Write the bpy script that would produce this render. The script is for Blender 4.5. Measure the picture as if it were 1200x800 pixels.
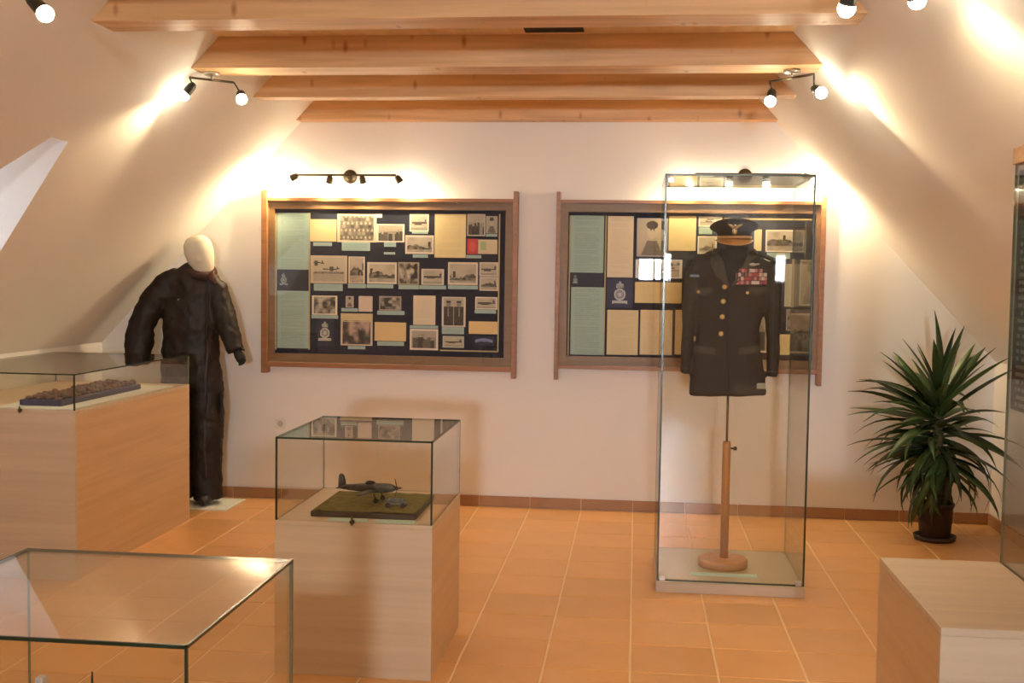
import bpy, bmesh, math, random
from mathutils import Vector, Matrix
from mathutils.bvhtree import BVHTree
random.seed(7)
S = bpy.context.scene
C = S.collection
for o in list(bpy.data.objects):
    bpy.data.objects.remove(o)

# ---------------------------------------------------------------- camera
F_PX, YAW, PITCH, ROLL, EYE = 1329.08, -0.108517, 0.0568686, -0.0145548, 1.5
_f = Vector((math.sin(YAW)*math.cos(PITCH), math.cos(YAW)*math.cos(PITCH), -math.sin(PITCH)))
_r0 = Vector((math.cos(YAW), -math.sin(YAW), 0))
_d0 = _f.cross(_r0)
_r = _r0*math.cos(ROLL) + _d0*math.sin(ROLL)
_d = -_r0*math.sin(ROLL) + _d0*math.cos(ROLL)
cam = bpy.data.objects.new('camera', bpy.data.cameras.new('camera'))
C.objects.link(cam)
cam.matrix_world = Matrix(((_r.x, -_d.x, -_f.x, 0), (_r.y, -_d.y, -_f.y, 0), (_r.z, -_d.z, -_f.z, EYE), (0, 0, 0, 1)))
cam.data.sensor_width = 36
cam.data.lens = F_PX/1200*36
cam.data.clip_start = 0.02
S.camera = cam
def at(u, v, Y):                       # photo pixel -> point at depth Y
    d = _r*((u-600)/F_PX) + _d*((v-400)/F_PX) + _f
    return Vector((0, 0, EYE)) + d*(Y/d.y)

# ---------------------------------------------------------------- world, exposure
S.view_settings.view_transform = 'Standard'
S.view_settings.look = 'None'
S.view_settings.gamma = 1
S.view_settings.exposure = 2.55
S.view_settings.use_curve_mapping = False
S.cycles.transparent_max_bounces = 40
S.cycles.max_bounces = 10
S.cycles.diffuse_bounces = 6
W = bpy.data.worlds.new('world'); S.world = W; W.use_nodes = True
W.node_tree.nodes['Background'].inputs[0].default_value = (.75, .85, 1, 1)
W.node_tree.nodes['Background'].inputs[1].default_value = .05
WARM = (1.0, .755, .43)
LAMP_W = 13.5        # power of one halogen spot
BULB = 20.0          # emission of the visible bulbs
DAY_FRONT = 155.0     # daylight in the gable window
DAY_DORMER = 1.15

# ---------------------------------------------------------------- materials
MATS = {}
def mat(name, col, rough=.5, metal=0., spec=.5, noise=None, bump=None, rand=0., emit=None):
    """noise=(scale xyz, amount, second colour)   bump=(scale, strength)"""
    if name in MATS: return MATS[name]
    m = bpy.data.materials.new(name); m.use_nodes = True; MATS[name] = m
    nt = m.node_tree; N = nt.nodes; b = N['Principled BSDF']
    b.inputs['Roughness'].default_value = rough
    b.inputs['Metallic'].default_value = metal
    b.inputs['Specular IOR Level'].default_value = spec
    b.inputs['Base Color'].default_value = (*col, 1)
    tc = N.new('ShaderNodeTexCoord'); last = None
    if noise:
        mp = N.new('ShaderNodeMapping'); mp.inputs['Scale'].default_value = noise[0]
        nt.links.new(tc.outputs['Object'], mp.inputs[0])
        nz = N.new('ShaderNodeTexNoise'); nz.inputs['Scale'].default_value = 1; nz.inputs['Detail'].default_value = 5
        nt.links.new(mp.outputs[0], nz.inputs['Vector'])
        rp = N.new('ShaderNodeValToRGB')
        rp.color_ramp.elements[0].position = .5-noise[1]; rp.color_ramp.elements[1].position = .5+noise[1]
        rp.color_ramp.elements[0].color = (*noise[2], 1); rp.color_ramp.elements[1].color = (*col, 1)
        nt.links.new(nz.outputs['Fac'], rp.inputs[0]); last = rp.outputs[0]
    if rand:
        oi = N.new('ShaderNodeObjectInfo'); hs = N.new('ShaderNodeHueSaturation')
        mr = N.new('ShaderNodeMapRange'); mr.inputs[3].default_value = 1-rand; mr.inputs[4].default_value = 1+rand
        nt.links.new(oi.outputs['Random'], mr.inputs[0]); nt.links.new(mr.outputs[0], hs.inputs['Value'])
        if last: nt.links.new(last, hs.inputs['Color'])
        else: hs.inputs['Color'].default_value = (*col, 1)
        last = hs.outputs[0]
    if last: nt.links.new(last, b.inputs['Base Color'])
    if bump:
        n2 = N.new('ShaderNodeTexNoise'); n2.inputs['Scale'].default_value = bump[0]; n2.inputs['Detail'].default_value = 4
        nt.links.new(tc.outputs['Object'], n2.inputs['Vector'])
        bp = N.new('ShaderNodeBump'); bp.inputs['Strength'].default_value = bump[1]; bp.inputs['Distance'].default_value = .01
        nt.links.new(n2.outputs['Fac'], bp.inputs['Height']); nt.links.new(bp.outputs[0], b.inputs['Normal'])
    if emit:
        b.inputs['Emission Color'].default_value = (*emit[0], 1); b.inputs['Emission Strength'].default_value = emit[1]
    return m
def wood(name, dark, light, axis=0, grain=26., rough=.45, knots=True):
    m = bpy.data.materials.new(name); m.use_nodes = True; MATS[name] = m
    nt = m.node_tree; N = nt.nodes; L = nt.links; b = N['Principled BSDF']; b.inputs['Roughness'].default_value = rough
    tc = N.new('ShaderNodeTexCoord'); mp = N.new('ShaderNodeMapping')
    sc = [grain]*3; sc[axis] = 1.1; mp.inputs['Scale'].default_value = sc
    L.new(tc.outputs['Object'], mp.inputs[0])
    oi = N.new('ShaderNodeObjectInfo'); ml = N.new('ShaderNodeMath'); ml.operation = 'MULTIPLY'; ml.inputs[1].default_value = 37
    L.new(oi.outputs['Random'], ml.inputs[0])
    cb = N.new('ShaderNodeCombineXYZ')
    for i in range(3): L.new(ml.outputs[0], cb.inputs[i])
    L.new(cb.outputs[0], mp.inputs['Location'])
    nz = N.new('ShaderNodeTexNoise'); nz.inputs['Scale'].default_value = 1; nz.inputs['Detail'].default_value = 6; nz.inputs['Distortion'].default_value = .4
    L.new(mp.outputs[0], nz.inputs['Vector'])
    rp = N.new('ShaderNodeValToRGB'); rp.color_ramp.elements[0].position = .3; rp.color_ramp.elements[1].position = .7
    rp.color_ramp.elements[0].color = (*dark, 1); rp.color_ramp.elements[1].color = (*light, 1)
    L.new(nz.outputs['Fac'], rp.inputs[0]); out = rp.outputs[0]
    if knots:
        m2 = N.new('ShaderNodeMapping'); s2 = [4.5]*3; s2[axis] = 10.; m2.inputs['Scale'].default_value = s2
        L.new(tc.outputs['Object'], m2.inputs[0]); L.new(cb.outputs[0], m2.inputs['Location'])
        vo = N.new('ShaderNodeTexVoronoi'); vo.inputs['Scale'].default_value = 1; L.new(m2.outputs[0], vo.inputs['Vector'])
        r2 = N.new('ShaderNodeValToRGB'); r2.color_ramp.elements[0].position = .04; r2.color_ramp.elements[1].position = .17
        r2.color_ramp.elements[0].color = (.60, .42, .28, 1); r2.color_ramp.elements[1].color = (1, 1, 1, 1)
        L.new(vo.outputs['Distance'], r2.inputs[0])
        mx = N.new('ShaderNodeMixRGB'); mx.blend_type = 'MULTIPLY'; mx.inputs[0].default_value = 1
        L.new(out, mx.inputs[1]); L.new(r2.outputs[0], mx.inputs[2]); out = mx.outputs[0]
    L.new(out, b.inputs['Base Color'])
    bp = N.new('ShaderNodeBump'); bp.inputs['Strength'].default_value = .15; bp.inputs['Distance'].default_value = .004
    L.new(nz.outputs['Fac'], bp.inputs['Height']); L.new(bp.outputs[0], b.inputs['Normal'])
    return m
def emis(name, col, s):
    m = bpy.data.materials.new(name); m.use_nodes = True; MATS[name] = m
    nt = m.node_tree; nt.nodes.clear()
    e = nt.nodes.new('ShaderNodeEmission'); e.inputs[0].default_value = (*col, 1); e.inputs[1].default_value = s
    o = nt.nodes.new('ShaderNodeOutputMaterial'); nt.links.new(e.outputs[0], o.inputs[0]); return m
def glass(name, tint=(.93, .97, .93), f0=.045):
    m = bpy.data.materials.new(name); m.use_nodes = True; MATS[name] = m
    nt = m.node_tree; N = nt.nodes; L = nt.links; N.clear()
    g = N.new('ShaderNodeNewGeometry'); dt = N.new('ShaderNodeVectorMath'); dt.operation = 'DOT_PRODUCT'
    L.new(g.outputs['Incoming'], dt.inputs[0]); L.new(g.outputs['Normal'], dt.inputs[1])
    def M(op, a, bb):
        n = N.new('ShaderNodeMath'); n.operation = op
        for i, x in enumerate((a, bb)):
            if x is None: continue
            if isinstance(x, (int, float)): n.inputs[i].default_value = x
            else: L.new(x, n.inputs[i])
        return n.outputs[0]
    c = M('ABSOLUTE', dt.outputs['Value'], None)
    p = M('POWER', M('SUBTRACT', 1.0, c), 5.0)
    fr = M('ADD', M('MULTIPLY', p, 1-f0), f0)
    t = N.new('ShaderNodeBsdfTransparent'); t.inputs[0].default_value = (*tint, 1)
    gl = N.new('ShaderNodeBsdfGlossy'); gl.inputs['Roughness'].default_value = 0.0
    mx = N.new('ShaderNodeMixShader'); L.new(fr, mx.inputs[0]); L.new(t.outputs[0], mx.inputs[1]); L.new(gl.outputs[0], mx.inputs[2])
    o = N.new('ShaderNodeOutputMaterial'); L.new(mx.outputs[0], o.inputs[0]); return m
def print_mat(name='print', rough=.6):
    m = bpy.data.materials.new(name); m.use_nodes = True; MATS[name] = m
    N = m.node_tree.nodes; a = N.new('ShaderNodeVertexColor'); a.layer_name = 'ink'
    b = N['Principled BSDF']; b.inputs['Roughness'].default_value = rough
    m.node_tree.links.new(a.outputs[0], b.inputs['Base Color']); return m

PLASTER = mat('plaster', (.82, .79, .75), .9, bump=(60, .06), noise=((1.5, 1.5, 1.5), .5, (.79, .76, .72)))
PINE = wood('pine', (.55, .295, .115), (.80, .51, .25), 0, 18)
PINE_CEIL = wood('pine_boards', (.66, .44, .22), (.8, .58, .34), 1, 22, knots=False)
FRAME_WOOD = wood('frame_wood', (.25, .105, .04), (.34, .15, .06), 0, 40, .4, knots=False)
FRAME_BAND = wood('frame_band', (.24, .135, .055), (.31, .18, .075), 0, 40, .4, knots=False)
LAMINATE = wood('laminate', (.54, .405, .265), (.63, .485, .33), 0, 30, .4, knots=False)
LAMINATE_WARMLIT = wood('laminate_side_warmlit', (.56, .35, .175), (.64, .42, .225), 1, 30, .4, knots=False)  # orange bounce from floor and lamps put into the side colour
POLE_WOOD = wood('pole_wood', (.40, .175, .048), (.50, .245, .08), 2, 40, .4, knots=False)
TILE = mat('terracotta_tile', (.74, .41, .165), .36, noise=((5, 5, 5), .35, (.67, .345, .125)), rand=.06)
GROUT = mat('grout', (.86, .66, .42), .9)
SKIRT = mat('skirting_tile', (.42, .22, .105), .45, noise=((7, 7, 7), .3, (.34, .17, .075)), rand=.08)
GLASS = glass('case_glass', (.985, .985, .965))
GLASS_FLAT = glass('board_glass', (.985, .985, .98))
EDGE = mat('glass_edge', (.025, .035, .015), .25)
EDGE_L = mat('glass_edge_light', (.16, .20, .12), .25)
NAVY = mat('navy_cloth', (.017, .023, .045), .9)
BLACK = mat('black_metal', (.03, .027, .02), .4, .3)
BRONZE = mat('bronze_metal', (.10, .075, .04), .35, .8)
STEEL = mat('steel', (.55, .53, .5), .3, 1)
BRASS = mat('brass', (.75, .52, .18), .3, .8)
PRINT = print_mat()
BULBM = emis('bulb_glow', (1, .86, .6), BULB)
CREAM = mat('cream_strip', (.55, .47, .24), .6)
PAPER = mat('paper', (.72, .74, .66), .8)
PAPER_G = mat('paper_green', (.45, .60, .52), .8)

# ---------------------------------------------------------------- mesh helpers
class MB:
    def __init__(s): s.bm = bmesh.new(); s.mi = 0
    def box(s, x0, x1, y0, y1, z0, z1, bev=0):
        vs = [s.bm.verts.new((x, y, z)) for x in (x0, x1) for y in (y0, y1) for z in (z0, z1)]
        fs = [s.bm.faces.new([vs[i] for i in q]) for q in ((0,1,3,2),(4,6,7,5),(0,4,5,1),(2,3,7,6),(0,2,6,4),(1,5,7,3))]
        for f in fs: f.material_index = s.mi
        if bev:
            es = list({e for f in fs for e in f.edges})
            r = bmesh.ops.bevel(s.bm, geom=es, offset=bev, segments=1, affect='EDGES', profile=.5)
            for f in r['faces']: f.material_index = s.mi
        return s
    def poly(s, pts):
        f = s.bm.faces.new([s.bm.verts.new(p) for p in pts]); f.material_index = s.mi; return s
    def loft(s, rings, cap=True):
        R = [[s.bm.verts.new(p) for p in r] for r in rings]; n = len(R[0])
        for a, b in zip(R, R[1:]):
            for i in range(n):
                f = s.bm.faces.new((a[i], a[(i+1) % n], b[(i+1) % n], b[i])); f.smooth = True; f.material_index = s.mi
        if cap:
            for r, rev in ((R[0], True), (R[-1], False)):
                f = s.bm.faces.new(list(reversed(r)) if rev else r); f.material_index = s.mi
        return s
    def tube(s, pts, rad, n=10, ref=None, cap=True):
        """swept ellipse; rad: list of r or (ra, rb): ra along ref, rb across"""
        pts = [Vector(p) for p in pts]
        if not isinstance(rad, (list, tuple)): rad = [rad]*len(pts)
        rings = []; up = Vector(ref) if ref else None
        for i, p in enumerate(pts):
            t = (pts[min(i+1, len(pts)-1)] - pts[max(i-1, 0)]).normalized()
            if up is None: up = Vector((1, 0, 0)) if abs(t.x) < .8 else Vector((0, 0, 1))
            a = (up - t*up.dot(t)).normalized(); b = t.cross(a)
            ra, rb = rad[i] if isinstance(rad[i], (tuple, list)) else (rad[i], rad[i])
            rings.append([p + a*ra*math.cos(2*math.pi*k/n) + b*rb*math.sin(2*math.pi*k/n) for k in range(n)])
        return s.loft(rings, cap)
    def lathe(s, prof, c=(0, 0, 0), n=24, sx=1, sy=1):
        c = Vector(c)
        return s.loft([[c + Vector((r*sx*math.cos(2*math.pi*k/n), r*sy*math.sin(2*math.pi*k/n), z)) for k in range(n)] for r, z in prof])
    def ball(s, c, r, n=12, m=8, sc=(1, 1, 1)):
        c = Vector(c)
        pr = [(max(r*math.sin(math.pi*i/m), r*.02), -r*math.cos(math.pi*i/m)) for i in range(m+1)]
        return s.loft([[c + Vector((q*sc[0]*math.cos(2*math.pi*k/n), q*sc[1]*math.sin(2*math.pi*k/n), z*sc[2])) for k in range(n)] for q, z in pr])
    def mesh(s, name):
        bmesh.ops.recalc_face_normals(s.bm, faces=s.bm.faces)
        me = bpy.data.meshes.new(name); s.bm.to_mesh(me); s.bm.free(); return me
    def build(s, name, m, parent=None, loc=None):
        me = s.mesh(name)
        for x in (m if isinstance(m, (list, tuple)) else [m]): me.materials.append(x)
        o = bpy.data.objects.new(name, me); C.objects.link(o)
        if parent:
            o.parent = parent
            o.matrix_parent_inverse = parent.matrix_basis.inverted()
        if loc: o.location = loc
        return o
def tag(o, label=None, cat=None, group=None, kind=None):
    if label: o['label'] = label
    if cat: o['category'] = cat
    if group: o['group'] = group
    if kind: o['kind'] = kind
    return o
def empty(name, loc, label=None, cat=None, group=None):
    o = bpy.data.objects.new(name, None); C.objects.link(o); o.location = loc; o.empty_display_size = .05
    return tag(o, label, cat, group)
def box(name, m, p, *a, bev=0, parent=None):
    return MB().box(*a, bev=bev).build(name, m, p if p else parent)
def remesh(mb, name, m, parent, voxel, smooth=6, wrinkle=None):
    """overlapping closed shapes -> one continuous skin"""
    o = mb.build(name, m, parent)
    a = o.modifiers.new('r', 'REMESH'); a.mode = 'VOXEL'; a.voxel_size = voxel; a.use_smooth_shade = True
    b = o.modifiers.new('s', 'SMOOTH'); b.factor = .5; b.iterations = smooth
    if wrinkle:
        for i, (size, st) in enumerate(wrinkle):
            t = bpy.data.textures.new(name+'_fold%d' % i, 'CLOUDS'); t.noise_scale = size; t.noise_depth = 2
            d = o.modifiers.new('d%d' % i, 'DISPLACE'); d.texture = t; d.strength = st; d.mid_level = .5; d.texture_coords = 'LOCAL'
    dg = bpy.context.evaluated_depsgraph_get(); ev = o.evaluated_get(dg)
    me = bpy.data.meshes.new_from_object(ev); old = o.data
    o.modifiers.clear(); o.data = me; bpy.data.meshes.remove(old)
    for p in me.polygons: p.use_smooth = True
    o.shadow_terminator_geometry_offset = .3; o.shadow_terminator_shading_offset = .2
    return o
def bvh_of(o):
    bm = bmesh.new(); bm.from_mesh(o.data); t = BVHTree.FromBMesh(bm); bm.free(); return t
def patch(poly, tree, off, thick, name, m, parent, ycam=-5, cuts=2):
    """cloth patch laid on the front of a surface; poly = list of (x, z)"""
    bm = bmesh.new(); f = bm.faces.new([bm.verts.new((x, 0, z)) for x, z in poly])
    bmesh.ops.triangulate(bm, faces=[f])
    for _ in range(cuts): bmesh.ops.subdivide_edges(bm, edges=bm.edges[:], cuts=1, use_grid_fill=True)
    ys = {}
    for v in bm.verts:
        h = tree.ray_cast(Vector((v.co.x, ycam, v.co.z)), Vector((0, 1, 0)))
        ys[v] = h[0].y if h[0] else None
    ok = [y for y in ys.values() if y is not None]; av = sum(ok)/len(ok) if ok else 0
    for v, y in ys.items(): v.co.y = (av if y is None else y) - off
    r = bmesh.ops.extrude_face_region(bm, geom=bm.faces[:])
    for e in r['geom']:
        if isinstance(e, bmesh.types.BMVert): e.co.y -= thick
    mb = MB(); mb.bm.free(); mb.bm = bm
    for f in bm.faces: f.smooth = False
    return mb.build(name, m, parent)

# ---------------------------------------------------------------- room
XL, XR, ZK, TAN, ZC = -3.58, 2.22, 1.02, 1.07, 2.65      # knee walls, knee height, roof pitch, ceiling height
YB, YF = 7.30, -4.5
xcl, xcr = XL+(ZC-ZK)/TAN, XR-(ZC-ZK)/TAN
def st(o): return tag(o, kind='structure')
fl = st(box('floor', GROUT, None, XL-.12, XR+.12, YF-.12, YB+.12, -.06, -.003))
TS, TX0, TY0 = .3333, .005, 4.283
def tile_mesh(w):
    return MB().box(-w/2, w/2, -.1635, .1635, -.012, 0, bev=.002).mesh('tile')
tm = {}
far = MB()
cols = []
k = -11
while TX0+k*TS < XR:
    x0, x1 = max(TX0+k*TS, XL), min(TX0+(k+1)*TS, XR)
    if x1-x0 > .02: cols.append((x0, x1))
    k += 1
for j in range(-27, 9):
    y0 = TY0+j*TS; yc = y0+TS/2
    if yc < YF+.1: continue
    for x0, x1 in cols:
        w = round(x1-x0-.0075, 4); xc = (x0+x1)/2
        if j >= -2:
            if w not in tm: tm[w] = tile_mesh(w); tm[w].materials.append(TILE)
            o = bpy.data.objects.new('tile', tm[w]); C.objects.link(o); o.location = (xc, yc, 0); o.parent = fl
        else:
            far.box(xc-w/2, xc+w/2, yc-.1635, yc+.1635, -.012, 0)
tag(far.build('tile_field', TILE, fl), kind='stuff')
# back gable wall, front gable wall, knee walls
g = [(XL, ZK), (XL, -.003), (XR, -.003), (XR, ZK), (xcr, ZC), (xcl, ZC)]
def gable(name, y0, y1):
    mb = MB(); mb.loft([[(x, y0, z) for x, z in g], [(x, y1, z) for x, z in g]])
    for f in mb.bm.faces: f.smooth = False
    return st(mb.build(name, PLASTER))
gable('wall_back', YB, YB+.12)
# unseen front gable; the window's deep recess is added to narrow its light
wa, wb, wc, wd, YW = .03, .45, 1.48, 1.84, YF-.6
bm = bmesh.new(); es = []
for loop in (g, [(wa, wc), (wb, wc), (wb, wd), (wa, wd)]):
    vs = [bm.verts.new((x, YF, z)) for x, z in loop]
    es += [bm.edges.new((vs[i], vs[(i+1) % len(vs)])) for i in range(len(vs))]
bmesh.ops.triangle_fill(bm, use_beauty=True, edges=es)
mb = MB(); mb.bm.free(); mb.bm = bm
hw = [(wa, wc), (wb, wc), (wb, wd), (wa, wd)]
for i in range(4):
    (xa, za), (xb, zb) = hw[i], hw[(i+1) % 4]
    mb.poly([(xa, YF, za), (xb, YF, zb), (xb, YW, zb), (xa, YW, za)])
st(mb.build('wall_front', PLASTER))
st(box('wall_left', PLASTER, None, XL-.12, XL, YF, YB, -.003, ZK))
st(box('wall_right', PLASTER, None, XR, XR+.12, YF, YB, -.003, ZK))
st(MB().poly([(XR, YF, ZK), (XR, YB, ZK), (xcr, YB, ZC), (xcr, YF, ZC)]).build('ceiling_slope_right', PLASTER))
# left slope with the triangular dormer opening
def lp(x, y): return (x, y, ZK+TAN*(x-XL))
hole = [lp(-2.584, 4.80), lp(-2.584, 4.95), lp(-3.32, 5.31), lp(-3.32, 4.00)]
bm = bmesh.new(); es = []
for loop in ([(XL, YF, ZK), (XL, YB, ZK), (xcl, YB, ZC), (xcl, YF, ZC)], hole):
    vs = [bm.verts.new(p) for p in loop]
    es += [bm.edges.new((vs[i], vs[(i+1) % 4])) for i in range(4)]
bmesh.ops.triangle_fill(bm, use_beauty=True, edges=es)
mb = MB(); mb.bm.free(); mb.bm = bm
st(mb.build('ceiling_slope_left', PLASTER))
dm = MB(); XO = -3.95
def ex(p): return (XO, p[1], p[2])
for i in range(4):
    a, b = hole[i], hole[(i+1) % 4]
    dm.poly([a, b, ex(b), ex(a)])
dorm = st(dm.build('wall_dormer', PLASTER))
wn = MB(); wn.poly([ex(p) for p in hole])
w1 = st(wn.build('window_1', emis('daylight_dormer', (.78, .88, 1), DAY_DORMER)))
fr = MB(); hc = [Vector(ex(p))+Vector((.02, 0, 0)) for p in hole]
for i in range(4): fr.tube([hc[i], hc[(i+1) % 4]], .03, 4)
fr.build('window_frame', mat('white_paint', (.75, .74, .7), .5), w1)
st(box('ceiling', PINE_CEIL, None, xcl-.03, xcr+.03, YF, YB, ZC, ZC+.05))
# window in the gable behind the camera
w2 = st(box('window_2', emis('daylight_gable', (.80, .90, 1), DAY_FRONT), None, wa, wb, YW-.01, YW, wc, wd))
fr = MB()
for a in ((wa-.05, wa+.02, YW-.01, YW+.03, wc-.05, wd+.05), (wb-.02, wb+.05, YW-.01, YW+.03, wc-.05, wd+.05), (wa, wb, YW-.01, YW+.03, wc-.05, wc+.02), (wa, wb, YW-.01, YW+.03, wd-.02, wd+.05)): fr.box(*a)
fr.build('window_frame', MATS['white_paint'], w2)
# skirting of tile pieces
bb = st(box('baseboard_back', GROUT, None, XL, XR, YB-.008, YB, 0, .066))
for x0, x1 in cols: box('tile', SKIRT, bb, x0+.002, x1-.002, YB-.014, YB-.006, .001, .07, bev=.002)
for nm, xa, xb in (('baseboard_left', XL, XL+.012), ('baseboard_right', XR-.012, XR)):
    st(box(nm, SKIRT, None, xa, xb, YF, YB-.016, 0, .07))
# collar beams
def beam(y0, y1, label, z0=2.5):
    e = .10
    mb = MB(); xa, xb = XL+(z0-ZK)/TAN, XR-(z0-ZK)/TAN
    prof = [(xa-.005, z0), (xb+.005, z0), (xcr, ZC+.01), (xcl, ZC+.01)]
    mb.loft([[(x, y0, z) for x, z in prof], [(x, y1, z) for x, z in prof]])
    for f in mb.bm.faces: f.smooth = False
    o = mb.build('collar_beam', PINE); tag(o, label, 'beam', 'pine collar beams under the ceiling'); return o
beam(7.19, 7.298, 'pine collar beam lying against the white gable wall', 2.49)
beam(6.33, 6.45, 'pine collar beam, second one out from the white gable wall')
beam(5.43, 5.64, 'thick pine collar beam that carries the twin spotlights, third from the gable wall')
beam(4.40, 4.60, 'thick pine collar beam, fourth from the white gable wall')
for y in (3.45, 2.50, 1.55, .60): beam(y, y+.2, 'pine collar beam farther out toward the gable window', 2.5)
v = at(605, 38, 4.98); v2 = at(681, 38, 5.1)
tag(box('ceiling_vent', mat('vent_dark', (.012, .01, .008), .8), None, v.x, v2.x, 5.16, 5.37, ZC-.006, ZC+.002, bev=.002), 'dark slot vent in the boarded ceiling between two pine beams', 'vent')

# ---------------------------------------------------------------- lamps
def spot_head(parent, p, q, power, r=.018, size=62, ln=.065, metal=BLACK, stem=None, blend=.85):
    """a small spotlight: holder (part) with bulb (sub-part); shines from p to q"""
    p, q = Vector(p), Vector(q); d = (q-p).normalized()
    h = MB().tube([p-d*ln, p-d*ln*.75, p-d*.012, p-d*.002], [r*.55, r*.9, r, r*1.05], 12)
    if stem: h.tube([Vector(stem), p-d*ln*.85], .004, 6)
    h = h.build('spot_head', metal, parent)
    MB().ball(p+d*.010, r*1.12, 14, 10).build('bulb', BULBM, h)
    L = bpy.data.lights.new('spot_beam', 'SPOT'); L.energy = power; L.color = WARM; L.spot_size = math.radians(size); L.spot_blend = blend
    L.shadow_soft_size = .02
    o = bpy.data.objects.new('spot_beam', L); C.objects.link(o)
    o.matrix_world = Matrix.Translation(p+d*.03) @ d.to_track_quat('-Z', 'Y').to_matrix().to_4x4()
    o.parent = h                           # the head's own frame is the world's
    return h
def rail_light(loc, a, b, heads, label):
    """bar below a beam with two heads; a, b ends of the bar"""
    e = empty('spotlight_rail', loc, label, 'spotlight', 'twin spotlights under the collar beams')
    a, b = Vector(a), Vector(b); c = (a+b)/2
    MB().tube([a, b], .006, 8).build('bar', BRONZE, e)
    t = MB(); t.lathe([(.04, 2.5), (.04, 2.488), (.03, 2.482)], (c.x, c.y, 0), 16); t.tube([c, (c.x, c.y, 2.484)], .006, 8)
    t.build('canopy', STEEL, e)
    for p, q, pw, st_, sz, ln in heads: spot_head(e, p, q, pw, .024, sz, ln, stem=st_)
    return e
def P3(u, v, y): return at(u, v, y)
Lw = LAMP_W
# left pair on the third beam
a, b = at(222, 88, 5.47), at(274, 93, 5.62)
a.z = b.z = 2.462
p1, p2 = at(217, 110, 5.47), at(283, 115, 5.58)
rail_light((a.x, a.y, 2.5), a, b, [(p1, (-2.50, 5.33, 2.02), Lw*1.1, a, 100, .07), (p2, (-.9, 3.4, .5), Lw*1.1, b, 75, .06)],
           'pair of small dark spotlights on a bar by the dormer slope')
a, b = at(902, 94, 5.66), at(954, 84, 5.46)
a.z = b.z = 2.462
p1, p2 = at(903, 117, 5.64), at(961, 108, 5.46)
rail_light((a.x, a.y, 2.5), a, b, [(p1, (.2, 4.2, .6), Lw*1.0, a, 70, .07), (p2, (1.20, 4.80, 2.02), Lw*1.5, b, 90, .06)],
           'pair of small dark spotlights on a bar beside the tall glass case')
p1, p2 = at(51, 14, 3.52), at(-75, -12, 3.60)
a, b = Vector((p1.x-.12, 3.5, 2.462)), Vector((p2.x, 3.62, 2.462))
rail_light((a.x, a.y, 2.5), a, b, [(p1, (p1.x+.9, 3.2, 1.5), Lw, a, 70, .09), (p2, (-2.3, 4.0, 1.9), Lw*.7, b, 60, .07)],
           'dark spotlight turned to the room, high on the dormer side')
p1, p2 = at(993, 6, 3.52), at(1073, -3, 3.50)
a, b = Vector((p1.x, 3.60, 2.462)), Vector((p2.x, 3.5, 2.462))
rail_light((a.x, a.y, 2.5), a, b, [(p1, (.3, 4.6, .3), Lw, a, 70, .06), (p2, (1.25, 3.85, 1.75), Lw*.85, b, 120, .06)],
           'pair of spotlights high over the wooden cabinet with the text panel')
for sx in (-1.9, .55):  # unseen pairs added nearer the camera to light the case fronts
    for yy in (1.65, ):
        a, b = Vector((sx-.15, yy, 2.462)), Vector((sx+.15, yy, 2.462))
        rail_light((sx, yy, 2.5), a, b, [(a-Vector((0, 0, .09)), (sx*1.1, 4.5, 0), Lw*(1 if sx < 0 else .4), a, 80 if sx < 0 else 55, .06), (b-Vector((0, 0, .09)), (-.7, 5.5, .3), Lw*(1 if sx < 0 else .8), b, 70, .06)],
                   'added unseen pair of spotlights under a far-out collar beam, on the %s side' % ('dormer' if sx < 0 else 'text panel'))
def wall_light(c, xs, aims, label, pw):
    e = empty('wall_spotlight_bar', (c.x, YB, c.z), label, 'wall light', 'spotlight bars over the display boards')
    m = MB()
    m.tube([(c.x, YB, c.z), (c.x, YB-.018, c.z), (c.x, YB-.03, c.z)], [.045, .045, .02], 20)
    m.tube([(c.x, YB-.03, c.z), (c.x, c.y, c.z)], .008, 8)
    m.build('wall_plate', BRONZE, e)
    MB().tube([(xs[0], c.y, c.z), (xs[-1], c.y, c.z)], .007, 8).build('bar', BRONZE, e)
    for x, (dx, dy, dz), k in zip(xs, aims, pw):
        d = Vector((dx, dy, dz)).normalized(); s = Vector((x, c.y, c.z))
        spot_head(e, s+d*.06, s+d, k, .022, 165, .055, BRONZE, blend=1)
    return e
c = at(405, 205, 7.17)
xs = [at(u, 204, 7.17).x for u in (350, 387, 424, 464)]
wall_light(c, xs, [(-.8, .1, -.35), (-.15, .12, -.9), (.12, .12, -.9), (.5, .12, -.75)], 'brown spotlight bar with four lit bulbs over the board beside the mannequin', [Lw*1.0, Lw*.3, Lw*.3, Lw*.4])
c = at(875, 204, 7.17)
xs = [at(u, 205, 7.17).x for u in (815, 856, 897, 940)]
wall_light(c, xs, [(-.4, .12, -.8), (-.1, .12, -.9), (.12, .12, -.9), (.8, .1, -.4)], 'brown spotlight bar with four lit bulbs behind the tall glass case', [Lw*.35, Lw*.3, Lw*.3, Lw*1.0])

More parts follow.
